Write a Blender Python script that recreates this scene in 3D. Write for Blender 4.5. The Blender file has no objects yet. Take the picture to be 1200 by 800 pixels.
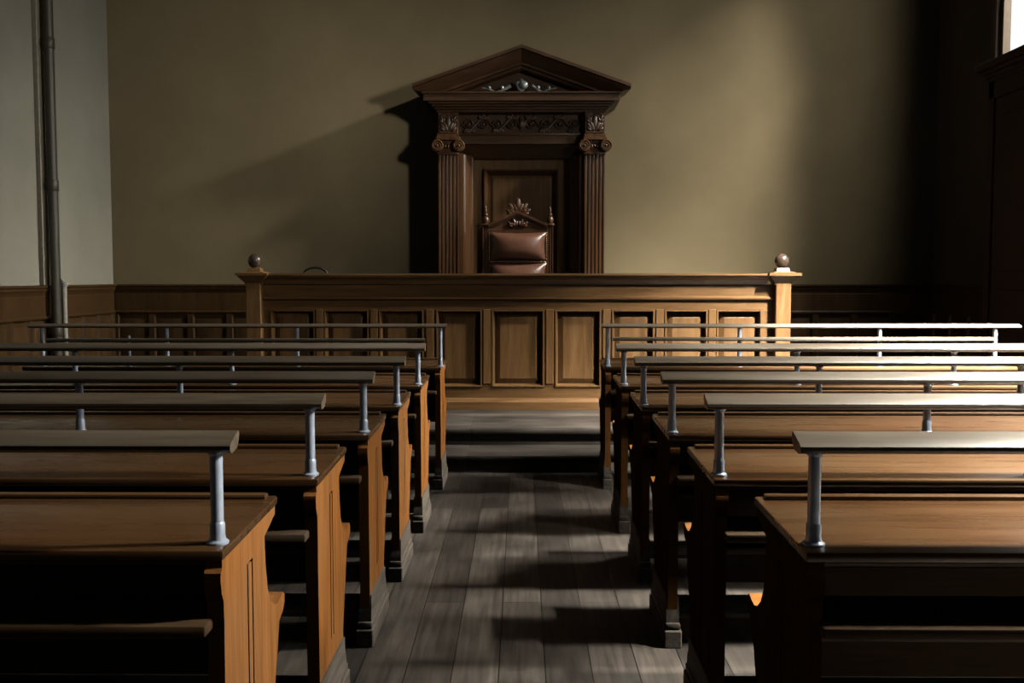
import bpy, bmesh, math, random
from mathutils import Vector, Matrix
random.seed(7)
R = math.radians
S = bpy.context.scene
C = S.collection

# ------------------------------------------------------------------ materials
def nodes(name):
    m = bpy.data.materials.new(name); m.use_nodes = True
    nt = m.node_tree
    return m, nt, nt.nodes, nt.links, nt.nodes['Principled BSDF']

def wood(name, light, dark, axis='X', rough=0.35, scale=1.0, spec=0.5, coat=0.0, wear=None, wear_amt=0.0, bump=0.12):
    light = [v*0.53 for v in light]; dark = [v*0.48 for v in dark]
    if wear: wear = [v*0.53 for v in wear]
    m, nt, N, L, P = nodes(name)
    tc = N.new('ShaderNodeTexCoord'); oi = N.new('ShaderNodeObjectInfo')
    off = N.new('ShaderNodeVectorMath'); off.operation = 'SCALE'
    comb = N.new('ShaderNodeCombineXYZ')
    for k in range(3): L.new(oi.outputs['Random'], comb.inputs[k])
    L.new(comb.outputs[0], off.inputs[0]); off.inputs['Scale'].default_value = 37.0
    add = N.new('ShaderNodeVectorMath'); L.new(tc.outputs['Object'], add.inputs[0]); L.new(off.outputs[0], add.inputs[1])
    mp = N.new('ShaderNodeMapping'); L.new(add.outputs[0], mp.inputs['Vector'])
    sc = {'X': (0.7, 9, 9), 'Y': (9, 0.7, 9), 'Z': (9, 9, 0.7)}[axis]
    mp.inputs['Scale'].default_value = [s * scale for s in sc]
    n1 = N.new('ShaderNodeTexNoise'); n1.inputs['Scale'].default_value = 3.0; n1.inputs['Detail'].default_value = 6; n1.inputs['Distortion'].default_value = 0.6
    L.new(mp.outputs[0], n1.inputs['Vector'])
    n2 = N.new('ShaderNodeTexNoise'); n2.inputs['Scale'].default_value = 14.0; n2.inputs['Detail'].default_value = 3
    L.new(mp.outputs[0], n2.inputs['Vector'])
    n3 = N.new('ShaderNodeTexNoise'); n3.inputs['Scale'].default_value = 1.6; n3.inputs['Detail'].default_value = 3
    L.new(add.outputs[0], n3.inputs['Vector'])
    r = N.new('ShaderNodeValToRGB')
    r.color_ramp.elements[0].position = 0.33; r.color_ramp.elements[0].color = (*dark, 1)
    r.color_ramp.elements[1].position = 0.66; r.color_ramp.elements[1].color = (*light, 1)
    mx = N.new('ShaderNodeMath'); mx.operation = 'MULTIPLY_ADD'
    L.new(n2.outputs['Fac'], mx.inputs[0]); mx.inputs[1].default_value = 0.35
    mul = N.new('ShaderNodeMath'); mul.operation = 'MULTIPLY'; L.new(n1.outputs['Fac'], mul.inputs[0]); mul.inputs[1].default_value = 0.65
    L.new(mul.outputs[0], mx.inputs[2]); L.new(mx.outputs[0], r.inputs['Fac'])
    col = r.outputs['Color']
    if wear:
        mixw = N.new('ShaderNodeMix'); mixw.data_type = 'RGBA'
        rr = N.new('ShaderNodeMapRange'); L.new(n3.outputs['Fac'], rr.inputs[0])
        rr.inputs[1].default_value = 0.42; rr.inputs[2].default_value = 0.68; rr.inputs[3].default_value = 0; rr.inputs[4].default_value = wear_amt
        L.new(rr.outputs[0], mixw.inputs[0]); L.new(col, mixw.inputs[6]); mixw.inputs[7].default_value = (*wear, 1)
        col = mixw.outputs[2]
    L.new(col, P.inputs['Base Color'])
    mr = N.new('ShaderNodeMapRange'); L.new(n1.outputs['Fac'], mr.inputs[0])
    mr.inputs[3].default_value = rough - 0.08; mr.inputs[4].default_value = rough + 0.12
    L.new(mr.outputs[0], P.inputs['Roughness'])
    P.inputs['Specular IOR Level'].default_value = spec
    P.inputs['Coat Weight'].default_value = coat; P.inputs['Coat Roughness'].default_value = 0.25
    b = N.new('ShaderNodeBump'); b.inputs['Strength'].default_value = bump; b.inputs['Distance'].default_value = 0.004
    L.new(mx.outputs[0], b.inputs['Height']); L.new(b.outputs[0], P.inputs['Normal'])
    return m

def plaster(name, c, vary=0.12, rough=0.85):
    m, nt, N, L, P = nodes(name)
    tc = N.new('ShaderNodeTexCoord')
    n = N.new('ShaderNodeTexNoise'); n.inputs['Scale'].default_value = 0.9; n.inputs['Detail'].default_value = 7; n.inputs['Roughness'].default_value = 0.62
    L.new(tc.outputs['Object'], n.inputs['Vector'])
    r = N.new('ShaderNodeValToRGB')
    r.color_ramp.elements[0].position = 0.3; r.color_ramp.elements[0].color = (*[v * (1 - vary) for v in c], 1)
    r.color_ramp.elements[1].position = 0.7; r.color_ramp.elements[1].color = (*[v * (1 + vary) for v in c], 1)
    L.new(n.outputs['Fac'], r.inputs['Fac']); L.new(r.outputs[0], P.inputs['Base Color'])
    n2 = N.new('ShaderNodeTexNoise'); n2.inputs['Scale'].default_value = 14; n2.inputs['Detail'].default_value = 5
    L.new(tc.outputs['Object'], n2.inputs['Vector'])
    b = N.new('ShaderNodeBump'); b.inputs['Strength'].default_value = 0.08; b.inputs['Distance'].default_value = 0.01
    L.new(n2.outputs['Fac'], b.inputs['Height']); L.new(b.outputs[0], P.inputs['Normal'])
    P.inputs['Roughness'].default_value = rough; P.inputs['Specular IOR Level'].default_value = 0.25
    return m

def plain(name, c, rough=0.5, metal=0.0, spec=0.5):
    m, nt, N, L, P = nodes(name)
    tc = N.new('ShaderNodeTexCoord'); n = N.new('ShaderNodeTexNoise'); n.inputs['Scale'].default_value = 22; n.inputs['Detail'].default_value = 4
    L.new(tc.outputs['Object'], n.inputs['Vector'])
    r = N.new('ShaderNodeValToRGB')
    r.color_ramp.elements[0].position = 0.3; r.color_ramp.elements[0].color = (*[v * 0.85 for v in c], 1)
    r.color_ramp.elements[1].position = 0.7; r.color_ramp.elements[1].color = (*[min(1, v * 1.12) for v in c], 1)
    L.new(n.outputs['Fac'], r.inputs['Fac']); L.new(r.outputs[0], P.inputs['Base Color'])
    mr = N.new('ShaderNodeMapRange'); L.new(n.outputs['Fac'], mr.inputs[0]); mr.inputs[3].default_value = max(0.05, rough - 0.1); mr.inputs[4].default_value = rough + 0.1
    L.new(mr.outputs[0], P.inputs['Roughness'])
    P.inputs['Metallic'].default_value = metal; P.inputs['Specular IOR Level'].default_value = spec
    return m

def floorboards(name, axis='Y'):
    m, nt, N, L, P = nodes(name)
    tc = N.new('ShaderNodeTexCoord'); mp = N.new('ShaderNodeMapping'); L.new(tc.outputs['Object'], mp.inputs['Vector'])
    if axis == 'Y': mp.inputs['Rotation'].default_value = (0, 0, R(90))
    mp.inputs['Location'].default_value = (0.4, 0.083, 0)
    br = N.new('ShaderNodeTexBrick'); L.new(mp.outputs[0], br.inputs['Vector'])
    br.offset = 0.37; br.offset_frequency = 2; br.squash = 1.0
    br.inputs['Scale'].default_value = 1.0; br.inputs['Brick Width'].default_value = 2.9; br.inputs['Row Height'].default_value = 0.172
    br.inputs['Mortar Size'].default_value = 0.0026; br.inputs['Mortar Smooth'].default_value = 0.3; br.inputs['Bias'].default_value = 0.0
    br.inputs['Color1'].default_value = FLOOR1; br.inputs['Color2'].default_value = FLOOR2; br.inputs['Mortar'].default_value = (0.006, 0.005, 0.004, 1)
    mp2 = N.new('ShaderNodeMapping'); L.new(tc.outputs['Object'], mp2.inputs['Vector'])
    mp2.inputs['Scale'].default_value = (16, 1.0, 16) if axis == 'Y' else (1.0, 16, 16)
    n = N.new('ShaderNodeTexNoise'); n.inputs['Scale'].default_value = 2.4; n.inputs['Detail'].default_value = 7; L.new(mp2.outputs[0], n.inputs['Vector'])
    n3 = N.new('ShaderNodeTexNoise'); n3.inputs['Scale'].default_value = 3.1; n3.inputs['Detail'].default_value = 6; L.new(tc.outputs['Object'], n3.inputs['Vector'])
    mr = N.new('ShaderNodeMapRange'); L.new(n.outputs['Fac'], mr.inputs[0]); mr.inputs[1].default_value = 0.25; mr.inputs[2].default_value = 0.75; mr.inputs[3].default_value = 0.45; mr.inputs[4].default_value = 1.5
    mr3 = N.new('ShaderNodeMapRange'); L.new(n3.outputs['Fac'], mr3.inputs[0]); mr3.inputs[1].default_value = 0.3; mr3.inputs[2].default_value = 0.7; mr3.inputs[3].default_value = 0.6; mr3.inputs[4].default_value = 1.4
    mm = N.new('ShaderNodeMath'); mm.operation = 'MULTIPLY'; L.new(mr.outputs[0], mm.inputs[0]); L.new(mr3.outputs[0], mm.inputs[1])
    mix = N.new('ShaderNodeVectorMath'); mix.operation = 'SCALE'; L.new(br.outputs['Color'], mix.inputs[0]); L.new(mm.outputs[0], mix.inputs['Scale'])
    L.new(mix.outputs[0], P.inputs['Base Color'])
    rg = N.new('ShaderNodeMapRange'); L.new(n3.outputs['Fac'], rg.inputs[0]); rg.inputs[3].default_value = 0.42; rg.inputs[4].default_value = 0.7
    L.new(rg.outputs[0], P.inputs['Roughness']); P.inputs['Specular IOR Level'].default_value = 0.35
    inv = N.new('ShaderNodeMath'); inv.operation = 'SUBTRACT'; inv.inputs[0].default_value = 1.0; L.new(br.outputs['Fac'], inv.inputs[1])
    hh = N.new('ShaderNodeMath'); hh.operation = 'MULTIPLY_ADD'; L.new(n.outputs['Fac'], hh.inputs[0]); hh.inputs[1].default_value = 0.25; L.new(inv.outputs[0], hh.inputs[2])
    b = N.new('ShaderNodeBump'); b.inputs['Strength'].default_value = 0.5; b.inputs['Distance'].default_value = 0.006
    L.new(hh.outputs[0], b.inputs['Height']); L.new(b.outputs[0], P.inputs['Normal'])
    return m

def glass(name):
    m = bpy.data.materials.new(name); m.use_nodes = True; nt = m.node_tree; N = nt.nodes; L = nt.links
    N.clear(); o = N.new('ShaderNodeOutputMaterial'); t = N.new('ShaderNodeBsdfTransparent'); g = N.new('ShaderNodeBsdfGlossy')
    t.inputs[0].default_value = (0.93, 0.95, 0.94, 1); g.inputs['Roughness'].default_value = 0.03
    x = N.new('ShaderNodeMixShader'); x.inputs[0].default_value = 0.06
    L.new(t.outputs[0], x.inputs[1]); L.new(g.outputs[0], x.inputs[2]); L.new(x.outputs[0], o.inputs['Surface'])
    return m

FLOOR1 = (0.098, 0.080, 0.068, 1); FLOOR2 = (0.036, 0.029, 0.025, 1)
M = {}
M['wall'] = plaster('wall_paint', (0.202, 0.153, 0.086))
M['wall_pale'] = plaster('pale_wall_paint', (0.25, 0.228, 0.185))
M['ceiling'] = plaster('ceiling_paint', (0.10, 0.085, 0.06))
M['wall_dark'] = plaster('dark_wall_paint', (0.09, 0.07, 0.05))
M['floor'] = floorboards('worn_floorboards', 'Y')
M['dais'] = floorboards('dais_boards', 'X')
M['top'] = wood('desk_top_wood', (0.15, 0.066, 0.023), (0.085, 0.035, 0.012), 'X', 0.27, 0.8, 0.5, 0.25, (0.20, 0.12, 0.06), 0.4, 0.04)
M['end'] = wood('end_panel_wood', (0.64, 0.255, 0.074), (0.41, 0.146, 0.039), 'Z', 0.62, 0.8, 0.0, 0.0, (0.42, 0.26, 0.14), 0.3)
M['foot'] = wood('scuffed_foot_wood', (0.36, 0.30, 0.25), (0.15, 0.12, 0.10), 'Y', 0.7, 1.2, 0.12)
M['board'] = wood('bench_board_wood', (0.16, 0.085, 0.038), (0.07, 0.034, 0.014), 'X', 0.55, 0.8, 0.15, 0, (0.22, 0.18, 0.14), 0.4)
M['seat'] = wood('seat_wood', (0.30, 0.20, 0.12), (0.13, 0.08, 0.045), 'X', 0.45, 0.8, 0.4, 0, (0.36, 0.30, 0.24), 0.5)
M['footrest'] = wood('scuffed_footrest_wood', (0.34, 0.29, 0.25), (0.16, 0.13, 0.11), 'X', 0.55, 0.8, 0.3)
M['rail'] = wood('hand_rail_wood', (0.25, 0.19, 0.135), (0.13, 0.092, 0.06), 'X', 0.34, 0.8, 0.45, 0.2, (0.28, 0.235, 0.19), 0.6)
M['oak'] = wood('oak_panelling', (0.43, 0.225, 0.090), (0.245, 0.115, 0.040), 'Z', 0.38, 0.7, 0.45, 0.1)
M['oak_x'] = wood('oak_rails', (0.39, 0.20, 0.078), (0.215, 0.098, 0.033), 'X', 0.38, 0.7, 0.45, 0.1)
M['dark'] = wood('dark_carved_oak', (0.19, 0.080, 0.027), (0.085, 0.034, 0.011), 'Z', 0.36, 0.7, 0.45, 0.12)
M['dark_x'] = wood('dark_oak_rails', (0.130, 0.057, 0.021), (0.055, 0.024, 0.009), 'X', 0.38, 0.7, 0.45, 0.1)
M['niche'] = wood('niche_panel_oak', (0.33, 0.17, 0.066), (0.18, 0.086, 0.032), 'Z', 0.4, 0.7, 0.4, 0.05)
M['carving'] = plain('carved_oak', (0.05, 0.026, 0.014), 0.4)
M['wains'] = wood('wainscot_oak', (0.13, 0.066, 0.020), (0.065, 0.029, 0.009), 'Z', 0.4, 0.7, 0.4, 0.05)
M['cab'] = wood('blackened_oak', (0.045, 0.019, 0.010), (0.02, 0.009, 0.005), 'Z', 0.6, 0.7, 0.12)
M['chairwood'] = wood('chair_mahogany', (0.17, 0.07, 0.028), (0.075, 0.03, 0.013), 'Z', 0.35, 1.0, 0.5, 0.15)
M['leather'] = plain('brown_leather', (0.13, 0.056, 0.035), 0.36, 0, 0.6)
M['brass'] = plain('aged_brass', (0.55, 0.40, 0.22), 0.35, 1.0)
M['steel'] = plain('blued_steel', (0.55, 0.63, 0.78), 0.38, 0.45)
M['silver'] = plain('tarnished_silver', (0.26, 0.28, 0.28), 0.35, 0.6)
M['ball'] = plain('polished_ball', (0.055, 0.036, 0.026), 0.25, 0.0, 0.6)
M['pipe'] = plain('brown_painted_pipe', (0.038, 0.031, 0.021), 0.5)
M['trunk'] = plain('trunking_paint', (0.22, 0.19, 0.14), 0.6)
M['pale'] = plain('pale_pipe_paint', (0.26, 0.24, 0.21), 0.5)
M['bent'] = plain('black_bentwood', (0.02, 0.015, 0.012), 0.4)
M['frame'] = plain('window_frame_paint', (0.10, 0.065, 0.04), 0.5)
M['glass'] = glass('window_glass')

# ------------------------------------------------------------------ mesh helpers
def NB(): return bmesh.new()
def box(bm, x0, x1, y0, y1, z0, z1, bev=0.0, seg=1):
    x0, x1 = min(x0, x1), max(x0, x1)
    v = [bm.verts.new(p) for p in ((x0,y0,z0),(x1,y0,z0),(x1,y1,z0),(x0,y1,z0),(x0,y0,z1),(x1,y0,z1),(x1,y1,z1),(x0,y1,z1))]
    f = [bm.faces.new([v[i] for i in q]) for q in ((0,3,2,1),(4,5,6,7),(0,1,5,4),(1,2,6,5),(2,3,7,6),(3,0,4,7))]
    if bev > 0:
        e = list({e for q in f for e in q.edges})
        bmesh.ops.bevel(bm, geom=e, offset=bev, segments=seg, profile=0.5, affect='EDGES')
    return v
def prism(bm, pts, axis, a0, a1):
    """pts: 2-D outline. axis X: (y,z); Y: (x,z); Z: (x,y)"""
    def mk(p, a):
        return {'X': (a, p[0], p[1]), 'Y': (p[0], a, p[1]), 'Z': (p[0], p[1], a)}[axis]
    A = [bm.verts.new(mk(p, a0)) for p in pts]; B = [bm.verts.new(mk(p, a1)) for p in pts]
    n = len(pts); fs = [bm.faces.new(A), bm.faces.new(B)]
    for i in range(n): fs.append(bm.faces.new((A[i], A[(i+1) % n], B[(i+1) % n], B[i])))
    bmesh.ops.recalc_face_normals(bm, faces=fs)
def lathe(bm, prof, c=(0,0,0), n=20, axis='Z'):
    rings = []
    for r, h in prof:
        ring = []
        for k in range(n):
            a = 2*math.pi*k/n; u, w = r*math.cos(a), r*math.sin(a)
            p = {'Z': (u, w, h), 'Y': (u, h, w), 'X': (h, u, w)}[axis]
            ring.append(bm.verts.new((c[0]+p[0], c[1]+p[1], c[2]+p[2])))
        rings.append(ring)
    fs = []
    for a, b in zip(rings, rings[1:]):
        for k in range(n): fs.append(bm.faces.new((a[k], a[(k+1) % n], b[(k+1) % n], b[k])))
    fs.append(bm.faces.new(rings[0])); fs.append(bm.faces.new(rings[-1]))
    bmesh.ops.recalc_face_normals(bm, faces=fs)
def tube(bm, pts, r, n=8):
    pts = [Vector(p) for p in pts]; rings = []; up = Vector((0.13, 0.21, 0.97)).normalized()
    for i, p in enumerate(pts):
        t = (pts[min(i+1, len(pts)-1)] - pts[max(i-1, 0)]).normalized()
        a = t.cross(up)
        if a.length < 0.2: a = t.cross(Vector((1, 0, 0)))
        a.normalize(); b = t.cross(a); rr = r[i] if isinstance(r, (list, tuple)) else r
        rings.append([bm.verts.new(p + a*rr*math.cos(2*math.pi*k/n) + b*rr*math.sin(2*math.pi*k/n)) for k in range(n)])
    fs = []
    for a, b in zip(rings, rings[1:]):
        for k in range(n): fs.append(bm.faces.new((a[k], a[(k+1) % n], b[(k+1) % n], b[k])))
    fs.append(bm.faces.new(rings[0])); fs.append(bm.faces.new(rings[-1]))
    bmesh.ops.recalc_face_normals(bm, faces=fs)
def blob(bm, c, r, rot=0.0, axis='Y', u=10, v=7):
    mtx = Matrix.Translation(c) @ Matrix.Rotation(rot, 4, axis) @ Matrix.Diagonal((r[0], r[1], r[2], 1))
    bmesh.ops.create_uvsphere(bm, u_segments=u, v_segments=v, radius=1.0, matrix=mtx)
def frustum(bm, x0, x1, z0, z1, yb, yf, ins):
    """raised field: a bevelled panel facing -Y, from plane yb out to yf"""
    A = [bm.verts.new(p) for p in ((x0,yb,z0),(x1,yb,z0),(x1,yb,z1),(x0,yb,z1))]
    B = [bm.verts.new(p) for p in ((x0+ins,yf,z0+ins),(x1-ins,yf,z0+ins),(x1-ins,yf,z1-ins),(x0+ins,yf,z1-ins))]
    fs = [bm.faces.new(B)]
    for i in range(4): fs.append(bm.faces.new((A[i], A[(i+1) % 4], B[(i+1) % 4], B[i])))
    fs.append(bm.faces.new(A)); bmesh.ops.recalc_face_normals(bm, faces=fs)
def moulding(bm, x0, x1, z0, z1, yb, yf, w):
    """picture-frame moulding round a panel opening, splayed inwards"""
    o = ((x0,z0),(x1,z0),(x1,z1),(x0,z1)); i = ((x0+w,z0+w),(x1-w,z0+w),(x1-w,z1-w),(x0+w,z1-w))
    h = ((x0+w*.45,z0+w*.45),(x1-w*.45,z0+w*.45),(x1-w*.45,z1-w*.45),(x0+w*.45,z1-w*.45))
    O0 = [bm.verts.new((p[0], yb, p[1])) for p in o]; O1 = [bm.verts.new((p[0], yf, p[1])) for p in o]
    H1 = [bm.verts.new((p[0], yf, p[1])) for p in h]; I0 = [bm.verts.new((p[0], yb, p[1])) for p in i]
    fs = []
    for a, b in ((O0, O1), (O1, H1), (H1, I0), (I0, O0)):
        for k in range(4): fs.append(bm.faces.new((a[k], a[(k+1) % 4], b[(k+1) % 4], b[k])))
    bmesh.ops.recalc_face_normals(bm, faces=fs)
def clip(poly, ax, val, keep_less):
    out = []; n = len(poly)
    ins = lambda p: (p[ax] <= val) if keep_less else (p[ax] >= val)
    for k in range(n):
        a, b = poly[k], poly[(k+1) % n]
        if ins(a): out.append(a)
        if ins(a) != ins(b):
            t = (val - a[ax]) / (b[ax] - a[ax]); out.append((a[0]+(b[0]-a[0])*t, a[1]+(b[1]-a[1])*t))
    return out
def obj(name, bm, mat, parent=None, smooth=30, label=None, loc=None):
    me = bpy.data.meshes.new(name); bm.to_mesh(me); bm.free()
    me.materials.append(mat)
    if smooth:
        me.shade_smooth(); me.set_sharp_from_angle(angle=R(smooth))
    o = bpy.data.objects.new(name, me); C.objects.link(o)
    if parent: o.parent = parent
    if loc: o.location = loc
    if label: o['label'] = label
    return o
def thing(name, loc, label, cat, group=None, rz=0):
    o = bpy.data.objects.new(name, None); C.objects.link(o); o.empty_display_size = 0.1
    o.location = loc; o.rotation_euler = (0, 0, rz)
    o['label'] = label; o['category'] = cat
    if group: o['group'] = group
    return o
def struct(name, bm, mat, parent=None, smooth=30):
    o = obj(name, bm, mat, parent, smooth)
    if parent is None: o['kind'] = 'structure'
    return o

# ------------------------------------------------------------------ the room
XW, YB, YR, ZC = 4.475, 10.9, -5.0, 6.4
T = 0.25
bm = NB(); box(bm, -XW-T, XW+T, YR-T, YB+T, -0.2, 0.0); struct('floor', bm, M['floor'], None, 0)
bm = NB(); box(bm, -XW-T, XW+T, YR-T, YB+T, ZC, ZC+0.2); struct('ceiling', bm, M['ceiling'], None, 0)
bm = NB(); box(bm, -XW-T, XW+T, YB, YB+T, 0, ZC); struct('wall_back', bm, M['wall'], None, 0)
bm = NB(); box(bm, -XW-T, XW+T, YR-T, YR, 0, ZC); struct('wall_rear', bm, M['wall_dark'], None, 0)
bm = NB(); box(bm, -XW-T, -XW, YR, YB, 0, ZC); struct('wall_left', bm, M['wall_pale'], None, 0)
# right wall pierced by three tall high windows
WZ0, WZ1 = 3.30, 5.90
WINS = [(6.50, 9.56), (3.95, 6.00), (1.95, 3.55)]
T2 = 0.10
bm = NB()
box(bm, XW, XW+T2, YR, YB, 0, WZ0); box(bm, XW, XW+T2, YR, YB, WZ1, ZC)
ys = [YR] + [v for w in reversed(WINS) for v in w] + [YB]
for a, b in zip(ys[0::2], ys[1::2]): box(bm, XW, XW+T2, a, b, WZ0, WZ1)
box(bm, XW+T2, XW+1.0, 6.06, 6.42, 0, 9.5)   # unseen outer pier, added to keep one lamp's light off the back wall
struct('wall_right', bm, M['wall'], None, 0)
for k, (a, b) in enumerate(WINS):
    f = NB(); xg0, xg1 = XW+0.02, XW+0.09
    box(f, xg0, xg1, a, a+0.06, WZ0, WZ1); box(f, xg0, xg1, b-0.06, b, WZ0, WZ1)
    box(f, xg0, xg1, a+0.06, b-0.06, WZ0, WZ0+0.07); box(f, xg0, xg1, a+0.06, b-0.06, WZ1-0.06, WZ1)
    ym = (a+b)/2
    box(f, xg0+0.01, xg1-0.01, ym-0.025, ym+0.025, WZ0+0.07, WZ1-0.06)
    for z in (4.15, 5.0): box(f, xg0+0.015, xg1-0.015, a+0.06, b-0.06, z-0.02, z+0.02)
    w = struct('window_%d' % (k+1), f, M['frame'], None, 0)
    g = NB(); box(g, xg0+0.03, xg0+0.036, a+0.05, b-0.05, WZ0+0.05, WZ1-0.05); obj('pane', g, M['glass'], w, 0)
    s = NB(); box(s, XW-0.05, XW+0.02, a-0.06, b+0.06, WZ0-0.05, WZ0, 0.01); box(s, XW-0.02, XW+0.0, b, b+0.08, WZ0, WZ1+.08, 0.006); box(s, XW-0.02, XW+0.0, a-0.08, a, WZ0, WZ1+.08, 0.006)
    box(s, XW-0.02, XW, a, b, WZ1, WZ1+.08, 0.006)
    obj('window_trim', s, M['frame'], w)

# wainscot on three walls: boards, cap rail, framing and raised panels
def wainscot(name, length, place, h=1.376, pitch=0.42):
    """drawn facing -Y along +X from 0..length, then moved by the matrix place"""
    bm = NB()
    box(bm, 0, length, -0.02, 0, 0, h-0.02)
    prism(bm, [(0,h-0.10),(-0.035,h-0.10),(-0.04,h-0.075),(-0.055,h-0.05),(-0.055,h-0.03),(-0.07,h-0.02),(-0.07,h),(0,h)], 'X', 0, length)
    box(bm, 0, length, -0.04, -0.02, h-0.30, h-0.10, 0.004)
    prism(bm, [(-0.02,h-0.32),(-0.05,h-0.315),(-0.055,h-0.30),(-0.04,h-0.285),(-0.02,h-0.285)], 'X', 0, length)
    box(bm, 0, length, -0.045, -0.02, 0, 0.2, 0.005)
    n = int(length / pitch); w = length / n
    for k in range(n+1):
        x = min(max(k*w, 0.03), length-0.03)
        prism(bm, [(x-0.045,-0.02),(x-0.03,-0.045),(x+0.03,-0.045),(x+0.045,-0.02)], 'Z', 0.2, h-0.32)
    for k in range(n):
        x0, x1 = k*w+0.06, (k+1)*w-0.06
        frustum(bm, x0, x1, 0.25, h-0.37, -0.02, -0.038, 0.05)
    bmesh.ops.transform(bm, matrix=place, verts=bm.verts)
    return struct(name, bm, M['wains'])
wainscot('trim_1', 2*XW, Matrix.Translation((-XW, YB, 0)), pitch=0.42)
wainscot('trim_2', YB-YR-0.08, Matrix.Translation((-XW, YR, 0)) @ Matrix.Rotation(R(90), 4, 'Z'), pitch=0.36)
wainscot('trim_3', YB-YR-0.08, Matrix.Translation((XW, YB-0.08, 0)) @ Matrix.Rotation(R(-90), 4, 'Z'), pitch=0.42)

# stepped dais in front of the judge's bench and the raised floor behind it
bm = NB()
box(bm, -XW+0.06, XW-0.06, 7.38, YB-0.06, 0.0, 0.09); box(bm, -XW+0.06, XW-0.06, 7.33, YB-0.06, 0.09, 0.13, 0.012, 2)
struct('floor_step', bm, M['dais'])
bm = NB()
box(bm, -XW+0.06, XW-0.06, 7.82, YB-0.06, 0.13, 0.22); box(bm, -XW+0.06, XW-0.06, 7.77, YB-0.06, 0.22, 0.26, 0.012, 2)
struct('floor_dais', bm, M['dais'])
bm = NB(); box(bm, -2.2, 2.15, 9.06, YB-0.075, 0.26, 0.72, 0.01); struct('floor_judge_platform', bm, M['dais'])

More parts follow.
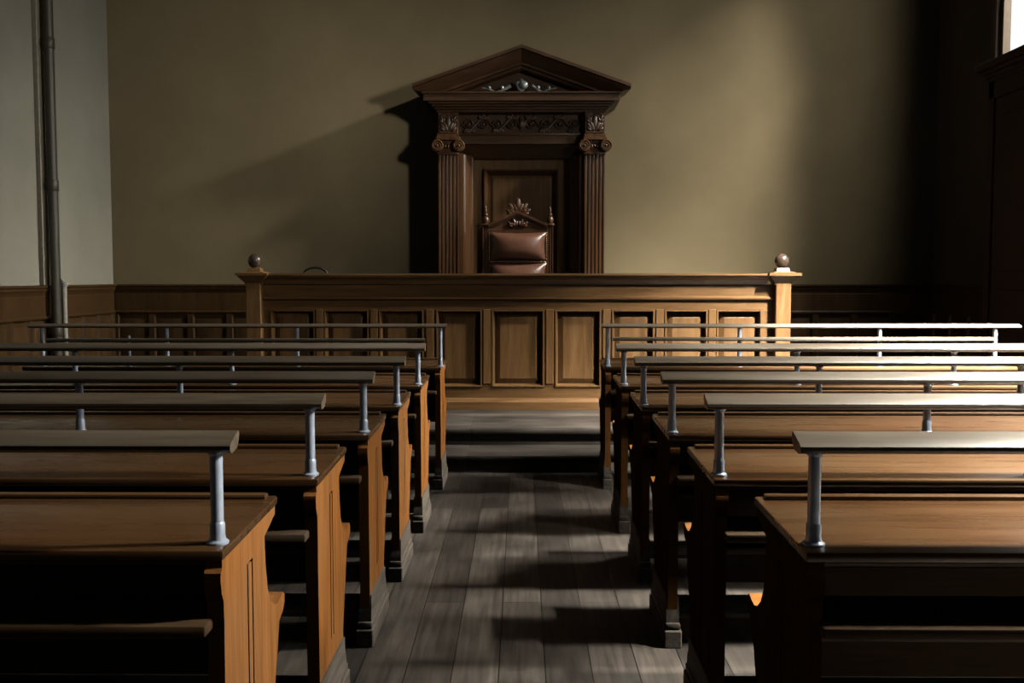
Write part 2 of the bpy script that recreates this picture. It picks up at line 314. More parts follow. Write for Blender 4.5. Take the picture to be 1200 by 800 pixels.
# ------------------------------------------------------------------ bench desks
LEN = 2.86
PROFILE = [(0.012,0.822),(0.010,0.80),(0.0,0.79),(-0.002,0.775),(0.004,0.745),(0.018,0.722),(0.020,0.66),(0.018,0.55),(0.022,0.40),(0.026,0.14),
           (0.43,0.14),(0.425,0.22),(0.47,0.36),(0.505,0.45),(0.52,0.50),(0.565,0.515),(0.585,0.535),(0.585,0.556),(0.565,0.568),(0.535,0.56),(0.50,0.555),
           (0.465,0.565),(0.43,0.59),(0.402,0.63),(0.385,0.70),(0.378,0.775),(0.49,0.808),(0.492,0.836)]
def bench(side, inner, y0, posts, rail_z, rail_t, label, lower=None):
    s = side
    t = thing('bench_desk', (s*inner, y0, 0), label, 'bench', 'bench desks in rows either side of the aisle')
    X = lambda u: s*u
    # sloping desk top with a two-step moulded edge and a raised strip along its far edge
    bm = NB()
    box(bm, X(0), X(LEN), 0, 0.5, 0.842-0.024, 0.842, 0.006, 2)
    box(bm, X(0.01), X(LEN-0.01), 0.012, 0.488, 0.802, 0.819, 0.005)
    for v in bm.verts: v.co.z += v.co.y * 0.03
    dt = obj('desk_top', bm, M['top'], t)
    bm = NB(); box(bm, X(0.022), X(LEN-0.022), 0.455, 0.49, 0.854, 0.868, 0.005, 2); obj('ledge_strip', bm, M['top'], dt)
    # end panels with their scroll outline, sunk slot, and a middle support of the same outline
    for q, u0 in enumerate((0.006, LEN-0.044)):
        bm = NB(); face = -1 if q == 0 else 1
        core0, core1 = (u0+0.016, u0+0.038) if q == 0 else (u0, u0+0.022)
        prism(bm, PROFILE, 'X', X(core0), X(core1))
        l0, l1 = (u0, u0+0.0162) if q == 0 else (u0+0.0218, u0+0.038)
        ya, yb, zt, zb = 0.21, 0.262, 0.752, 0.27
        mid = clip(clip(PROFILE, 0, ya, False), 0, yb, True)
        for pc in (clip(PROFILE, 0, ya, True), clip(PROFILE, 0, yb, False), clip(mid, 1, zt, False), clip(mid, 1, zb, True)):
            if len(pc) > 2: prism(bm, pc, 'X', X(l0), X(l1))
        prism(bm, [(ya+.011,zb),(yb-.011,zb),(yb-.011,zt-.006),(ya+.011,zt-.006)], 'X', X(l0 if q == 0 else l0), X(l1))
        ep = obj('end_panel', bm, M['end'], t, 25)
        bm = NB(); c = u0+0.019
        box(bm, X(c-0.034), X(c+0.034), 0.0, 0.47, 0.0, 0.07, 0.004)
        box(bm, X(c-0.029), X(c+0.029), 0.008, 0.462, 0.07, 0.098, 0.006, 2)
        prism(bm, [(0.018,0.098),(0.452,0.098),(0.447,0.13),(0.43,0.15),(0.425,0.20),(0.03,0.20),(0.027,0.15),(0.02,0.13)], 'X', X(c-0.0245), X(c+0.0245))
        obj('foot_block', bm, M['foot'], ep, 25, 'scuffed grey foot block')
    bm = NB()
    prism(bm, [(p[0]*0.93+0.02, p[1]*0.99) for p in PROFILE if p[1] > 0.1][:0] + [(0.02,0.80),(0.03,0.72),(0.03,0.0),(0.43,0.0),(0.43,0.5),(0.37,0.58),(0.37,0.80)], 'X', X(LEN/2-0.018), X(LEN/2+0.018))
    obj('middle_support', bm, M['board'], t, 0)
    bm = NB(); box(bm, X(0.05), X(LEN-0.05), 0.335, 0.36, 0.42, 0.818, 0.004); obj('back_board', bm, M['board'], t)
    bm = NB(); box(bm, X(0.032), X(LEN-0.032), -0.035, 0.2, 0.655, 0.682, 0.007, 2); obj('book_shelf', bm, M['board'], t)
    bm = NB(); box(bm, X(0.045), X(LEN-0.045), 0.30, 0.575, 0.525, 0.553, 0.009, 2); obj('seat', bm, M['seat'], t)
    bm = NB(); box(bm, X(0.05), X(LEN-0.05), 0.06, 0.22, 0.10, 0.124, 0.005)
    for v in bm.verts: v.co.z += (v.co.y-0.06) * 0.15
    obj('footrest', bm, M['footrest'], t)
    # steel posts and the timber hand rail
    for u in posts:
        bm = NB(); zb = 0.842 + 0.06*0.03
        lathe(bm, [(0.0145,zb+0.02),(0.0145,rail_z-rail_t+0.002)], (X(u), 0.06, 0), 16)
        if rail_t > 0.035:
            lathe(bm, [(0.0145,rail_z-rail_t-0.012),(0.02,rail_z-rail_t-0.006),(0.02,rail_z-rail_t+0.001)], (X(u), 0.06, 0), 16)
        p = obj('rail_post', bm, M['steel'], t, 40)
        bm = NB(); lathe(bm, [(0.0255,zb-0.003),(0.0255,zb+0.004),(0.019,zb+0.009),(0.0172,zb+0.02),(0.0172,zb+0.044),(0.0148,zb+0.05)], (X(u), 0.06, 0), 18)
        obj('post_flange', bm, M['steel'], p, 40)
    a, b = posts[0]-0.043, max(LEN-0.03, posts[-1]+0.04)
    k = 1.0 if rail_t > 0.035 else 0.66
    bm = NB(); z1, yc = rail_z, 0.06
    prism(bm, [(yc+dy*k, z1+dz*k) for dy, dz in ((-.020,-.045),(-.031,-.042),(-.037,-.035),(-.036,-.027),(-.030,-.021),(.027,-.001),(.033,-.003),(.037,-.010),(.034,-.022),(.020,-.040))], 'X', X(a), X(b))
    obj('hand_rail', bm, M['rail'], t, 35)
    if lower:
        la, lb, lz, lp = lower
        bm = NB(); yc = 0.028; hw, z0, z1 = 0.02, lz-0.026, lz
        prism(bm, [(yc-hw*.6,z0),(yc-hw,z0+.009),(yc-hw*.85,z1-.005),(yc-hw*.4,z1),(yc+hw*.4,z1),(yc+hw*.85,z1-.005),(yc+hw,z0+.009),(yc+hw*.6,z0)], 'X', X(la), X(lb))
        obj('lower_rail', bm, M['rail'], t, 35)
        for u in lp:
            bm = NB(); lathe(bm, [(0.02,0.84),(0.02,0.848),(0.0095,0.855),(0.0095,lz+0.012),(0.006,lz+0.02)], (X(u), 0.05, 0), 12); obj('rail_post', bm, M['steel'], t, 40, 'short steel post under the lower rail')
    return t

ORD = ['', 'second', 'third', 'fourth', 'fifth', '']
LEFT = [(0.665, 2.18, (0.03, 1.03, 1.93, 2.80)), (0.615, 2.97, (0.034, 1.034, 1.92, 2.79)), (0.590, 3.82, (0.03, 1.148, 1.99, 2.80)),
        (0.575, 4.66, (0.02, 1.056, 1.94, 2.80)), (0.562, 5.57, (0.026, 1.086, 1.98, 2.80)), (0.545, 6.73, (0.01, 0.99, 1.884, 2.742))]
RIGHT = [(0.632, 2.18, (0.033, 1.03, 1.93, 2.80)), (0.583, 2.98, (0.025, 0.987, 1.87, 2.79)), (0.570, 3.82, (0.02, 1.015, 1.90, 2.80)),
         (0.566, 4.66, (0.015, 0.847, 1.80, 2.80)), (0.560, 5.57, (0.02, 1.0, 1.884, 2.80)), (0.568, 6.75, (0.022, 0.924, 1.878, 2.662))]
for side, rows, nm in ((-1, LEFT, 'left'), (1, RIGHT, 'right')):
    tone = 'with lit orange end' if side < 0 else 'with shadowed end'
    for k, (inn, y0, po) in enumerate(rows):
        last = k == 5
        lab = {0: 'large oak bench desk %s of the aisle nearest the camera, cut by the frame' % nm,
               5: 'oak bench desk with double hand rail %s of the aisle, nearest the judge\'s bench' % nm}.get(k,
               'oak bench desk %s, %s from the camera %s of the aisle' % (tone, ORD[k], nm))
        low = None
        if last: low = (0.11, 2.69, 1.036, (2.14,)) if side < 0 else (0.055, 2.63, 1.045, ())
        bench(side, inn, y0, po, (1.10, 1.094, 1.082, 1.076, 1.078, 1.135)[k], 0.026 if last else 0.042, lab, low)

# ------------------------------------------------------------------ judge's bench
jb = thing('judges_bench', (0, 8.95, 0.26), 'long panelled oak judge\'s bench across the dais with ball-topped corner posts', 'bench')
Z = lambda z: z - 0.26
CX = [-2.06, -1.575, -1.08, -0.56, -0.03, 0.51, 1.005, 1.48, 1.955]
HW = [0.20, 0.20, 0.20, 0.205, 0.235, 0.205, 0.19, 0.19, 0.20]
bm = NB(); box(bm, -2.34, 2.27, 0.062, 0.09, Z(0.26), Z(1.39)); obj('back_board', bm, M['oak'], jb, 0)
bm = NB()
ed = [-2.33] + [v for c, h in zip(CX, HW) for v in (c-h, c+h)] + [2.265]
for a, b in zip(ed[0::2], ed[1::2]): box(bm, a, b, 0.0, 0.064, Z(0.465), Z(1.16), 0.003)
box(bm, -2.33, 2.265, 0.0, 0.064, Z(1.16), Z(1.255), 0.003); box(bm, -2.33, 2.265, 0.0, 0.064, Z(0.345), Z(0.465), 0.003)
obj('panel_frame', bm, M['oak_x'], jb)
for c, h in zip(CX, HW):
    bm = NB(); moulding(bm, c-h, c+h, Z(0.465), Z(1.16), 0.062, -0.012, 0.026)
    frustum(bm, c-h+0.028, c+h-0.028, Z(0.493), Z(1.132), 0.062, 0.036, 0.045)
    obj('panel', bm, M['oak'], jb, 0)
for c, h, c2, h2 in zip(CX, HW, CX[1:], HW[1:]):
    m_ = (c+h+c2-h2)/2; bm = NB()
    box(bm, m_-0.035, m_+0.035, -0.012, 0.002, Z(0.49), Z(1.165), 0.005); obj('stile_strip', bm, M['oak'], jb)

bm = NB()
prism(bm, [(0.05,Z(0.26)),(-0.05,Z(0.26)),(-0.05,Z(0.33)),(-0.035,Z(0.345)),(-0.03,Z(0.355)),(-0.012,Z(0.365)),(0.05,Z(0.365))], 'X', -2.33, 2.265); obj('plinth', bm, M['oak_x'], jb)
bm = NB()
prism(bm, [(0.05,Z(1.245)),(-0.005,Z(1.245)),(-0.03,Z(1.255)),(-0.034,Z(1.265)),(-0.02,Z(1.275)),(-0.008,Z(1.285)),(0.05,Z(1.285))], 'X', -2.33, 2.245); obj('bead_moulding', bm, M['oak_x'], jb)
bm = NB(); box(bm, -2.33, 2.265, -0.006, 0.05, Z(1.285), Z(1.385)); obj('frieze_board', bm, M['oak_x'], jb, 0)
bm = NB()
prism(bm, [(0.36,Z(1.385)),(-0.006,Z(1.385)),(-0.03,Z(1.39)),(-0.035,Z(1.40)),(-0.045,Z(1.42)),(-0.075,Z(1.445)),(-0.09,Z(1.45)),(-0.095,Z(1.465)),(-0.11,Z(1.468)),(-0.11,Z(1.486)),(0.36,Z(1.486))], 'X', -2.33, 2.20)
obj('cornice_top', bm, M['oak_x'], jb, 25)
for x in (-2.31, 2.24):
    bm = NB(); box(bm, x-0.02, x+0.02, 0.06, 0.36, Z(0.26), Z(1.385), 0.003); obj('side_board', bm, M['oak'], jb)
for xc in (-2.39, 2.325):
    bm = NB(); box(bm, xc-0.067, xc+0.067, -0.09, 0.07, Z(0.26), Z(1.40), 0.006)
    box(bm, xc-0.085, xc+0.085, -0.108, 0.088, Z(0.26), Z(0.36), 0.01)
    po = obj('newel_post', bm, M['oak'], jb)
    bm = NB(); yc = -0.01
    for h0, h1, w0, w1 in ((1.385,1.41,.075,.08),(1.41,1.45,.08,.118),(1.45,1.465,.122,.128),(1.465,1.49,.142,.142),(1.49,1.50,.10,.09),(1.50,1.535,.062,.052)):
        A = [bm.verts.new((xc+a*w0, yc+b*w0, Z(h0))) for a, b in ((-1,-1),(1,-1),(1,1),(-1,1))]; B = [bm.verts.new((xc+a*w1, yc+b*w1, Z(h1))) for a, b in ((-1,-1),(1,-1),(1,1),(-1,1))]
        bm.faces.new(A[::-1]); bm.faces.new(B)
        for i in range(4): bm.faces.new((A[i], A[(i+1) % 4], B[(i+1) % 4], B[i]))
    obj('post_cap', bm, M['oak_x'], po, 0)
    bm = NB(); lathe(bm, [(0.03,Z(1.53)),(0.028,Z(1.545))] + [(0.064*math.sin(a), Z(1.598)-0.064*math.cos(a)) for a in [R(25+i*15.4) for i in range(10)]] + [(0.008, Z(1.663))], (xc, yc, 0), 24)
    obj('ball_finial', bm, M['ball'], po, 60, 'dark polished ball')

# ------------------------------------------------------------------ pedimented canopy on the back wall
YF = 10.4
cn = thing('pedimented_canopy', (0, YB, 0.26), 'dark carved oak canopy with fluted pilasters and pediment on the back wall', 'canopy')
def L_(p): return p
yy = lambda y: y - YB
zz = lambda z: z - 0.26
bm = NB(); box(bm, -0.62, 0.62, yy(10.80), yy(10.88), 0, zz(2.95)); obj('back_board', bm, M['niche'], cn, 0)
bm = NB()
for s in (-1, 1): box(bm, s*0.395, s*0.515, yy(10.74), yy(10.80), 0, zz(2.72), 0.004)
box(bm, -0.395, 0.395, yy(10.74), yy(10.80), zz(2.60), zz(2.72), 0.004)
obj('door_frame', bm, M['niche'], cn)
bm = NB()
for w, y0, y1 in ((0.062, 10.79, 10.715), (0.035, 10.73, 10.70)):
    for s in (-1, 1):
        prism(bm, [(s*0.40,yy(y0)),(s*0.40,yy(y1)),(s*(0.40-w*.4),yy(y1)),(s*(0.40-w),yy(y0))], 'Z', 0, zz(2.605)-(0.40-0.40))
    prism(bm, [(yy(y0),zz(2.605)),(yy(y1),zz(2.605)),(yy(y1),zz(2.605-w*.4)),(yy(y0),zz(2.605-w))], 'X', -0.40, 0.40)
obj('panel_moulding', bm, M['dark'], cn)
bm = NB(); frustum(bm, -0.335, 0.335, 0.0, zz(2.54), yy(10.80), yy(10.785), 0.03); obj('panel', bm, M['niche'], cn, 0)
# splayed jambs and lintel
bm = NB()
for s in (-1, 1):
    prism(bm, [(s*0.66,yy(10.46)),(s*0.605,yy(10.46)),(s*0.605,yy(10.57)),(s*0.59,yy(10.575)),(s*0.525,yy(10.67)),(s*0.515,yy(10.675)),(s*0.512,yy(10.80)),(s*0.66,yy(10.80))], 'Z', 0, zz(2.74))
obj('jambs', bm, M['dark'], cn, 25)
bm = NB()
prism(bm, [(yy(10.80),zz(2.71)),(yy(10.70),zz(2.705)),(yy(10.66),zz(2.735)),(yy(10.65),zz(2.75)),(yy(10.56),zz(2.81)),(yy(10.54),zz(2.83)),(yy(10.50),zz(2.84)),(yy(10.50),zz(2.93)),(yy(10.80),zz(2.93))], 'X', -0.66, 0.66)
obj('lintel', bm, M['dark_x'], cn, 25)
for s in (-1, 1):
    pts = []; x0, x1, nf = 0.655, 0.86, 5
    fw = (x1-x0-0.012)/nf
    pts.append((x0, yy(10.85))); pts.append((x0, yy(YF)))
    for k in range(nf):
        c = x0+0.006+fw*(k+0.5); r = fw*0.31
        for j in range(7):
            a = math.pi*j/6; pts.append((c - r*math.cos(a), yy(YF)+r*0.9*math.sin(a)))
    pts += [(x1, yy(YF)), (x1, yy(10.85))]
    bm = NB(); prism(bm, [(s*p[0], p[1]) for p in pts], 'Z', zz(0.62), zz(2.72))
    box(bm, s*0.64, s*0.875, yy(YF-0.02), yy(10.85), 0, zz(0.5), 0.006); box(bm, s*0.645, s*0.87, yy(YF-0.012), yy(10.85), zz(0.5), zz(0.62), 0.012, 2)
    pl = obj('pilaster', bm, M['dark'], cn, 25)
    bm = NB()
    box(bm, s*0.645, s*0.87, yy(YF-0.02), yy(10.85), zz(2.715), zz(2.745), 0.008, 2)
    box(bm, s*0.66, s*0.855, yy(YF-0.005), yy(10.85), zz(2.74), zz(2.86))
    box(bm, s*0.635, s*0.88, yy(YF-0.05), yy(10.85), zz(2.86), zz(2.895), 0.006)
    box(bm, s*0.645, s*0.87, yy(YF-0.035), yy(10.85), zz(2.893), zz(2.925), 0.004)
    for k in range(5): blob(bm, (s*(0.70+k*0.0275), yy(YF-0.012), zz(2.80)), (0.012, 0.014, 0.022))
    cp = obj('capital', bm, M['dark'], pl, 30)
    for xv in (0.647, 0.868):
        bm = NB()
        lathe(bm, [(0.056,yy(YF-0.062)),(0.062,yy(YF-0.055)),(0.062,yy(YF+0.02)),(0.045,yy(YF+0.06))], (s*xv, 0, zz(2.805)), 24, 'Y')
        sp = [];
        for k in range(34):
            a = k*0.42; r = 0.056*(1-k/36.0)
            sp.append((s*xv + r*math.cos(a), yy(YF-0.064), zz(2.805)+r*math.sin(a)))
        tube(bm, sp, 0.0065, 6); blob(bm, (s*xv, yy(YF-0.066), zz(2.805)), (0.013, 0.012, 0.013))
        obj('volute', bm, M['dark'], cp, 40)
# frieze
bm = NB()
box(bm, -0.66, 0.66, yy(10.52), yy(10.85), zz(2.92), zz(3.16))
for s in (-1, 1): box(bm, s*0.655, s*0.86, yy(YF), yy(10.85), zz(2.92), zz(3.16), 0.004); box(bm, s*0.665, s*0.85, yy(YF-0.01), yy(YF), zz(2.935), zz(2.95), 0.003)
box(bm, -0.66, 0.66, yy(10.49), yy(10.52), zz(2.925), zz(2.955), 0.008, 2)
fr = obj('frieze', bm, M['dark_x'], cn, 25)
def leaf(bm, x, y, z, l, ang, w=0.3):
    for k, (d, sc) in enumerate(((0, 1), (0.5, .7), (-0.5, .7))):
        a = ang + d
        blob(bm, (x + math.cos(a)*l*.5*sc, y, z + math.sin(a)*l*.5*sc), (l*.5*sc, 0.012, l*w*.5), -a, 'Y', 8, 6)
bm = NB(); yq = yy(10.505)
for s in (-1, 1):
    vine = []
    for k in range(60):
        u = k/59; x = 0.02 + u*0.60; vine.append((s*x, yq, zz(3.045) + 0.055*math.sin(u*math.pi*4.0)))
    tube(bm, vine, 0.010, 6)
    for k in range(4):
        u = (k+0.5)/4; x = 0.02+u*0.60; sg = 1 if k % 2 == 0 else -1
        cz = zz(3.045) + 0.0*sg; sp = []
        for j in range(24):
            a = j*0.45; r = 0.052*(1-j/28.0); sp.append((s*(x + r*math.cos(a)), yq-0.004, cz - sg*r*math.sin(a)*.9))
        tube(bm, sp, [0.010*(1-j/40) for j in range(24)], 6)
        blob(bm, (s*x, yq-0.008, cz), (0.016, 0.014, 0.016))
        for j in range(5): leaf(bm, s*(x - 0.06 + j*0.03), yq, zz(3.045) + sg*(0.045 if j % 2 else 0.06), 0.06, sg*(0.5+j*0.55) if s > 0 else math.pi - sg*(0.5+j*0.55))
blob(bm, (0, yq-0.01, zz(3.045)), (0.03, 0.02, 0.05)); leaf(bm, 0, yq, zz(3.0), 0.13, R(90), .4); leaf(bm, 0, yq, zz(3.08), 0.10, R(-90), .4)
obj('frieze_carving', bm, M['carving'], fr, 60)
for s in (-1, 1):
    bm = NB(); yq2 = yy(YF-0.002); xc = s*0.757
    leaf(bm, xc, yq2, zz(2.955), 0.17, R(90), .32)
    for d in (-1, 1):
        leaf(bm, xc+d*0.028, yq2, zz(2.96), 0.10, R(90-d*32), .35); leaf(bm, xc+d*0.05, yq2, zz(3.04), 0.09, R(90-d*20), .3)
        tube(bm, [(xc+d*0.04*math.cos(a)+d*.03, yq2, zz(3.11)+0.028*math.sin(a)) for a in [j*.5 for j in range(10)]], 0.007, 6)
    obj('corner_carving', bm, M['carving'], fr, 60)
# horizontal cornice, stepping out
bm = NB()
for xh, yf, z0, z1, bv in ((0.875,10.385,3.15,3.175,.004),(0.90,10.36,3.173,3.20,.008),(0.925,10.335,3.198,3.225,.008),(0.95,10.31,3.223,3.245,.004),(1.0,10.26,3.243,3.315,.004),(1.02,10.24,3.313,3.335,.006)):
    box(bm, -xh, xh, yy(yf), yy(10.89), zz(z0), zz(z1), bv, 1)
obj('cornice', bm, M['dark_x'], cn, 25)
# pediment: tympanum and mitred raking cornice in steps
bm = NB(); prism(bm, [(-0.98,zz(3.33)),(0.98,zz(3.33)),(0,zz(3.70))], 'Y', yy(10.50), yy(10.88)); pdm = obj('tympanum', bm, M['dark_x'], cn, 0)
bm = NB()
sl, apex = (3.79-3.40)/1.11, 3.79
rows = []
for d, y in ((0,10.89),(0,10.19),(.032,10.19),(.036,10.225),(.05,10.24),(.14,10.345),(.15,10.35),(.165,10.35),(.168,10.385),(.195,10.40),(.21,10.43),(.21,10.89)):
    xe = min(1.105, (apex-d-3.325)/sl)
    rows.append([bm.verts.new((-xe, yy(y), zz(apex-d-sl*xe))), bm.verts.new((0, yy(y), zz(apex-d))), bm.verts.new((xe, yy(y), zz(apex-d-sl*xe)))])
for A_, B_ in zip(rows, rows[1:]+rows[:1]):
    for k in (0, 1): bm.faces.new((A_[k], A_[k+1], B_[k+1], B_[k]))
for k in (0, 2): bm.faces.new([r_[k] for r_ in rows])
bmesh.ops.recalc_face_normals(bm, faces=bm.faces)
obj('raking_cornice', bm, M['dark_x'], cn, 20)
# small metal crest standing on the cornice
bm = NB(); yq = yy(10.33)
prism(bm, [(-0.045,zz(3.445)),(0.05,zz(3.445)),(0.055,zz(3.40)),(0.03,zz(3.36)),(0.0,zz(3.335)),(-0.03,zz(3.36)),(-0.05,zz(3.40))], 'Y', yq-0.02, yq+0.02)
blob(bm, (0.02, yq-0.02, zz(3.41)), (0.05, 0.03, 0.045)); blob(bm, (0.0, yq, zz(3.455)), (0.03, 0.02, 0.02))
for s, xs in ((-1, (-0.11, -0.20, -0.27, -0.33, -0.40)), (1, (0.11, 0.17, 0.22, 0.28, 0.36))):
    tube(bm, [(x, yq, zz(3.36 + 0.025*math.cos(i*1.7) + 0.02*(i == 0))) for i, x in enumerate(xs)], [0.022, 0.016, 0.014, 0.012, 0.008], 8)
    for x, r in ((xs[1], .022), (xs[3], .018)): blob(bm, (x, yq-0.012, zz(3.385)), (r, r*.7, r))
obj('crest', bm, M['silver'], pdm, 50, 'small tarnished silver crest')

# ------------------------------------------------------------------ judge's armchair
ch = thing('judges_chair', (-0.035, 9.95, 0.72), 'tall carved armchair with brown leather padded back behind the judge\'s bench', 'chair')
zc = lambda z: z - 0.72
for s in (-1, 1):
    bm = NB(); pts = []
    xa, xb = 0.288, 0.352
    prof = [(xa, 0.05), (xa, 0.0)] + [(xa + (xb-xa)*t, d) for t, d in ((.2,0),(.28,.01),(.38,.01),(.46,0),(.56,0),(.64,.01),(.74,.01),(.82,0))] + [(xb, 0.0), (xb, 0.05)]
    prism(bm, [(s*p[0], p[1]) for p in prof], 'Z', 0.0, zc(1.965))
    st = obj('back_post', bm, M['chairwood'], ch, 25)
    bm = NB(); xc = s*0.32
    box(bm, xc-0.042, xc+0.042, -0.014, 0.064, zc(1.962), zc(1.985), 0.004)
    lathe(bm, [(0.024,zc(1.983)),(0.03,zc(1.992)),(0.036,zc(2.02)),(0.03,zc(2.045)),(0.016,zc(2.057)),(0.022,zc(2.067)),(0.022,zc(2.075)),(0.012,zc(2.085)),(0.015,zc(2.105)),(0.012,zc(2.13)),(0.004,zc(2.155))], (xc, 0.025, 0), 18)
    obj('finial', bm, M['chairwood'], st, 50)
bm = NB()
box(bm, -0.29, 0.29, 0.008, 0.045, zc(1.90), zc(1.93), 0.004)
prism(bm, [(-0.29,zc(1.925)),(0.29,zc(1.925)),(0.29,zc(1.945)),(0,zc(2.06)),(-0.29,zc(1.945))], 'Y', 0.015, 0.042)
prism(bm, [(-0.295,zc(1.955)),(-0.295,zc(1.98)),(0,zc(2.115)),(0.295,zc(1.98)),(0.295,zc(1.955)),(0,zc(2.085))], 'Y', -0.02, 0.05)
prism(bm, [(-0.29,zc(1.94)),(-0.29,zc(1.958)),(0,zc(2.088)),(0.29,zc(1.958)),(0.29,zc(1.94)),(0,zc(2.065))], 'Y', -0.005, 0.05)
hr = obj('pediment_rail', bm, M['chairwood'], ch, 20)
bm = NB()
leaf(bm, 0.0, 0.01, zc(2.09), 0.15, R(90), .4)
for d in (-1, 1):
    leaf(bm, d*0.02, 0.01, zc(2.09), 0.12, R(90-d*38), .4); leaf(bm, d*0.05, 0.01, zc(2.085), 0.09, R(90-d*62), .4)
    tube(bm, [(d*(0.075+0.03*math.cos(a)*(1-j*.05)), 0.005, zc(2.11)+0.03*math.sin(a)*(1-j*.05)) for j, a in enumerate([k*.5 for k in range(12)])], 0.007, 6)
    leaf(bm, d*0.02, -0.0, zc(1.955), 0.09, R(90-d*20), .4); leaf(bm, d*0.05, 0.0, zc(1.955), 0.07, R(90-d*45), .4)
obj('crest_carving', bm, M['chairwood'], hr, 60)
def cushion(bm, x0, x1, z0, z1, yb, puff, nx=22, nz=16, pinch=0.02):
    grid = []
    for i in range(nx+1):
        row = []
        for j in range(nz+1):
            u, v = -1+2*i/nx, -1+2*j/nz
            h = (max(0, 1-abs(u)**2.4)**.55)*(max(0, 1-abs(v)**2.4)**.55)
            px = (x0+x1)/2 + u*(x1-x0)/2*(1 - pinch*(1-v*v)*3*abs(u)); pz = (z0+z1)/2 + v*(z1-z0)/2*(1 - pinch*(1-u*u)*3*abs(v))
            row.append(bm.verts.new((px, yb - puff*h, pz)))
        grid.append(row)
    fs = []
    for i in range(nx):
        for j in range(nz): fs.append(bm.faces.new((grid[i][j], grid[i+1][j], grid[i+1][j+1], grid[i][j+1])))
    bmesh.ops.recalc_face_normals(bm, faces=fs)
bm = NB(); box(bm, -0.29, 0.29, 0.0, 0.04, zc(1.20), zc(1.905)); obj('back_frame', bm, M['chairwood'], ch, 0)
for z0, z1 in ((1.612, 1.90), (1.26, 1.598)):
    bm = NB(); cushion(bm, -0.286, 0.286, zc(z0), zc(z1), 0.0, 0.115, pinch=0.028); obj('back_cushion', bm, M['leather'], ch, 80)
bm = NB()
for k in range(26): blob(bm, (-0.27+0.54*k/25, -0.012, zc(1.605)), (0.0085, 0.008, 0.0085), 0, 'Y', 8, 6)
for s in (-1, 1):
    for k in range(15): blob(bm, (s*0.284, -0.004, zc(1.63+0.26*k/14)), (0.006, 0.006, 0.006), 0, 'Y', 8, 6)
obj('nail_trim', bm, M['brass'], ch, 60, 'row of brass nail heads')
bm = NB(); box(bm, -0.33, 0.33, -0.56, 0.02, zc(1.10), zc(1.18), 0.01); obj('seat_frame', bm, M['chairwood'], ch)
bm = NB(); cushion(bm, -0.30, 0.30, -0.27, 0.27, 0.0, 0.07)
bmesh.ops.transform(bm, matrix=Matrix.Translation((0, -0.27, zc(1.18))) @ Matrix.Rotation(R(-90), 4, 'X'), verts=bm.verts); obj('seat_cushion', bm, M['leather'], ch, 80)
for s in (-1, 1):
    bm = NB(); lathe(bm, [(0.03,0.0),(0.035,0.03),(0.02,0.07),(0.033,0.15),(0.03,0.28),(0.038,0.30),(0.038,zc(1.12))], (s*0.30, -0.53, 0), 16); obj('leg', bm, M['chairwood'], ch, 50)
    bm = NB(); tube(bm, [(s*0.32, 0.0, zc(1.40)), (s*0.33, -0.2, zc(1.405)), (s*0.33, -0.45, zc(1.41)), (s*0.33, -0.55, zc(1.39))], [0.026, 0.028, 0.03, 0.03], 10)
    tube(bm, [(s*0.31, -0.5, zc(1.15)), (s*0.325, -0.48, zc(1.28)), (s*0.33, -0.5, zc(1.39))], 0.022, 10); obj('armrest', bm, M['chairwood'], ch, 50)

# bentwood chair of which only the hoop shows above the bench
bc = thing('bentwood_chair', (-2.0, 9.62, 0.72), 'thin black hoop of a chair back showing above the left of the judge\'s bench', 'chair', rz=R(0))
bm = NB()
tube(bm, [(-0.15, 0.02, 0.42), (-0.145, 0.03, 0.6), (-0.13, 0.04, 0.74), (-0.10, 0.045, 0.795), (-0.05, 0.05, 0.822), (0, 0.05, 0.828), (0.05, 0.05, 0.822), (0.10, 0.045, 0.795), (0.13, 0.04, 0.74), (0.145, 0.03, 0.6), (0.15, 0.02, 0.42)], 0.012, 10); obj('back_hoop', bm, M['bent'], bc, 60)
bm = NB(); tube(bm, [(-0.09, 0.02, 0.44), (-0.085, 0.04, 0.62), (-0.05, 0.045, 0.70), (0, 0.047, 0.72), (0.05, 0.045, 0.70), (0.085, 0.04, 0.62), (0.09, 0.02, 0.44)], 0.009, 8); obj('inner_hoop', bm, M['bent'], bc, 60)
bm = NB(); lathe(bm, [(0.19,0.425),(0.20,0.432),(0.20,0.447),(0.17,0.452),(0.165,0.445)], (0, -0.16, 0), 32); obj('seat', bm, M['bent'], bc, 40)
for sx, sy in ((-1, 0), (1, 0), (-1, -1), (1, -1)):
    bm = NB(); tube(bm, [(sx*0.12, -0.03+sy*0.27, 0.43), (sx*0.145, -0.005+sy*0.31, 0.0)], [0.015, 0.011], 10); obj('leg', bm, M['bent'], bc, 50)

# ------------------------------------------------------------------ left wall pipework
pp = thing('drain_pipe', (-4.352, 9.28, 0), 'thick brown painted pipe running up the left wall', 'pipe')
bm = NB(); lathe(bm, [(0.046,0.0),(0.046,ZC-0.002)], (0, 0, 0), 20); obj('pipe_run', bm, M['pipe'], pp, 50)
for z in (0.95, 2.3, 3.6, 5.0):
    bm = NB(); lathe(bm, [(0.05,z-0.05),(0.054,z-0.045),(0.054,z+0.045),(0.05,z+0.05)], (0, 0, 0), 20)
    box(bm, -0.075, -0.03, -0.02, 0.02, z-0.02, z+0.02); obj('pipe_collar', bm, M['pipe'], pp, 40)
bm = NB(); box(bm, -XW+0.001, -XW+0.045, 9.22, 9.42, 1.378, ZC-0.002, 0.004)
t_ = obj('cable_trunking', bm, M['trunk']); t_['label'] = 'flat boxed grey-brown trunking on the left wall behind the brown pipe'; t_['category'] = 'trunking'
pc = thing('stub_pipe', (-4.352, 9.45, 0), 'short pale pipe with a bracket right of the brown pipe', 'pipe')
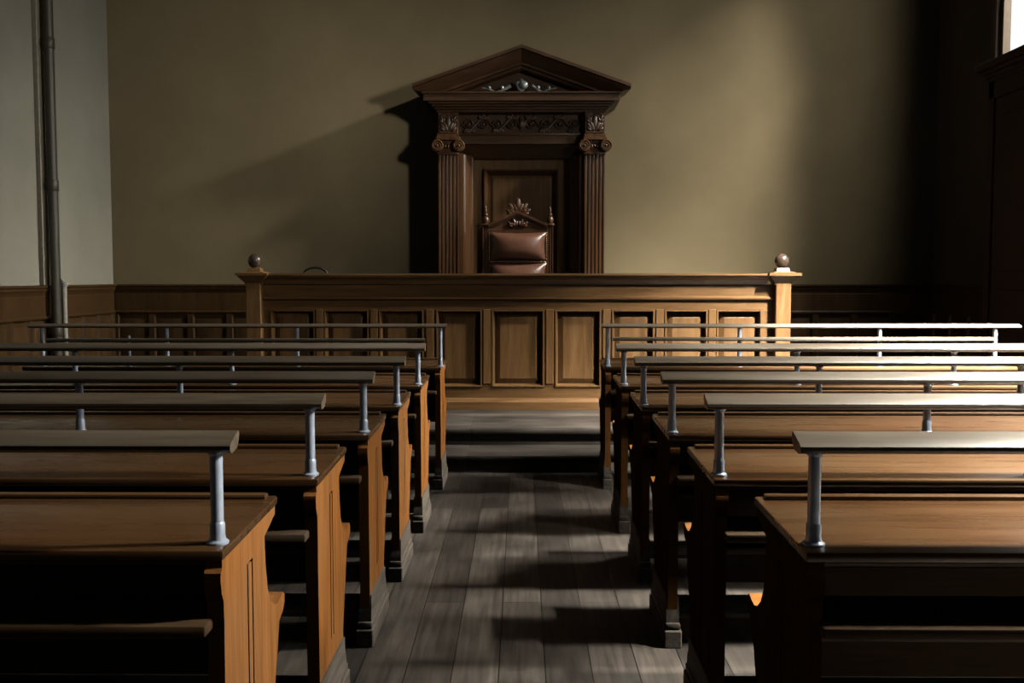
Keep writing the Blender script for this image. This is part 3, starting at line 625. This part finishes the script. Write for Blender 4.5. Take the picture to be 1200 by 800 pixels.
bm = NB(); lathe(bm, [(0.024,0.55),(0.024,1.40)], (0, 0, 0), 16); obj('pipe_run', bm, M['pale'], pc, 50)
bm = NB(); lathe(bm, [(0.033,1.365),(0.036,1.37),(0.036,1.40),(0.026,1.41)], (0, 0, 0), 16); box(bm, -0.12, -0.02, -0.012, 0.012, 1.38, 1.405, 0.003)
tube(bm, [(0, 0, 1.40), (-0.02, 0, 1.43), (-0.06, 0, 1.45), (-0.122, 0, 1.45)], 0.012, 8); obj('bracket', bm, M['pale'], pc, 40)

# ------------------------------------------------------------------ dark cabinet by the right wall
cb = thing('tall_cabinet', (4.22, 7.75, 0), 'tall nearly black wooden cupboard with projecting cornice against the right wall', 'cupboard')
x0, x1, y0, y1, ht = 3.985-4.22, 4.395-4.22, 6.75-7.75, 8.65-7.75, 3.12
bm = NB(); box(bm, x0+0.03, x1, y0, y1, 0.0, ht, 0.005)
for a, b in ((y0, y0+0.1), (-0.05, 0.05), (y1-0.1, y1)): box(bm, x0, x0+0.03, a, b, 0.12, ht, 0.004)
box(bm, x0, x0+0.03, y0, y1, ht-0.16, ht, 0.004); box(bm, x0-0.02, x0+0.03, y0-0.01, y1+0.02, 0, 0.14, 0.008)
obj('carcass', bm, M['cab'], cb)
for a, b in ((y0+0.11, -0.055), (0.055, y1-0.11)):
    bm = NB(); box(bm, x0+0.012, x0+0.03, a, b, 0.15, ht-0.17, 0.003)
    for za, zb in ((0.28, 1.35), (1.5, 2.8)): box(bm, x0+0.004, x0+0.013, a+0.1, b-0.1, za, zb, 0.006)
    d = obj('door', bm, M['cab'], cb)
    bm = NB(); lathe(bm, [(0.012,x0-0.03),(0.018,x0-0.02),(0.01,x0-0.008),(0.012,x0+0.012)], (0, (b-0.05) if a < 0 else a+0.05, 1.42), 14, 'X'); obj('knob', bm, M['brass'], d, 40)
bm = NB()
for e, z0, z1, bv in ((0.015,3.10,3.14,.005),(0.035,3.135,3.17,.01),(0.065,3.165,3.20,.012),(0.10,3.195,3.25,.006)):
    box(bm, x0-e, x1, y0-e, y1+e*0.8, z0, z1, bv)
obj('cornice', bm, M['cab'], cb, 25)

# ------------------------------------------------------------------ daylight
def area(name, loc, rot, sx, sy, power, col, spread=180):
    l = bpy.data.lights.new(name, 'AREA'); l.shape = 'RECTANGLE'; l.size = sx; l.size_y = sy; l.energy = power; l.color = col; l.spread = R(spread)
    o = bpy.data.objects.new(name, l); C.objects.link(o); o.location = loc; o.rotation_euler = rot
    return o
def aim(loc, tgt): return (Vector(tgt) - Vector(loc)).to_track_quat('-Z', 'Y').to_euler()
DAY = (1.0, 0.94, 0.85)
XS = XW + 1.5
SKY = (0.93, 0.97, 1.0)
def sky_light(y, sy, z, sz, pw, tgt, spread=180, x=XS, col=DAY):
    area('daylight', (x, y, z), aim((x, y, z), tgt), sy, sz, pw, col, spread)
sky_light(5.75, 0.7, 9.9, 2.6, 1250, (0, 8.0, 1.2), 100, 8.9)
sky_light(3.0, 0.9, 8.4, 2.0, 1650, (2.6, 8.9, 0.9), 46, 6.0)
sky_light(1.2, 0.7, 3.75, 0.7, 90, (-2.6, 10.9, 2.6), 60, 6.0)
sky_light(8.3, 0.7, 6.45, 0.7, 88, (-4.4, 9.4, 1.3), 40, 6.2)
sky_light(8.2, 2.2, 6.2, 2.0, 120, (3.5, 10.9, 2.0), 110, 5.6)
sky_light(5.0, 0.8, 7.0, 1.2, 1900, (3.1, 6.9, 0.85), 30, 5.3, SKY)
for x, y, y1, pw in ((2.6, 5.4, 4.7, 600), (2.3, 3.2, 2.4, 1300)):
    sky_light(y, 0.9, 7.05, 0.6, pw, (x, y1, 0.8), 38, 5.3)
sky_light(3.0, 0.5, 4.45, 1.0, 42, (-0.7, 2.2, 0.8), 28, 6.2)
sky_light(7.4, 0.7, 5.4, 2.0, 85, (-0.4, 6.4, 0.4), 40, 6.2)
w = bpy.data.worlds.new('sky'); S.world = w; w.use_nodes = True
bg = w.node_tree.nodes['Background']; bg.inputs[0].default_value = (0.95, 0.97, 1.0, 1); bg.inputs[1].default_value = 1.5

# ------------------------------------------------------------------ camera
p = math.atan(75/1167); yaw = math.atan(11/1167*math.cos(p))
cam = bpy.data.cameras.new('camera'); co = bpy.data.objects.new('camera', cam); C.objects.link(co)
cam.sensor_width = 36; cam.lens = 1167/1200*36; cam.clip_start = 0.05
co.location = (0, 0, 1.45); co.rotation_euler = (R(90)-p, 0, yaw)
S.camera = co
S.view_settings.view_transform = 'Standard'; S.view_settings.look = 'None'; S.view_settings.gamma = 1; S.view_settings.use_curve_mapping = False
S.view_settings.exposure = 0.0
S.cycles.use_denoising = True
S.cycles.use_fast_gi = True; S.cycles.fast_gi_method = 'ADD'; w.light_settings.ao_factor = 0.014; w.light_settings.distance = 3.0
S.cycles.max_bounces = 8; S.cycles.diffuse_bounces = 0
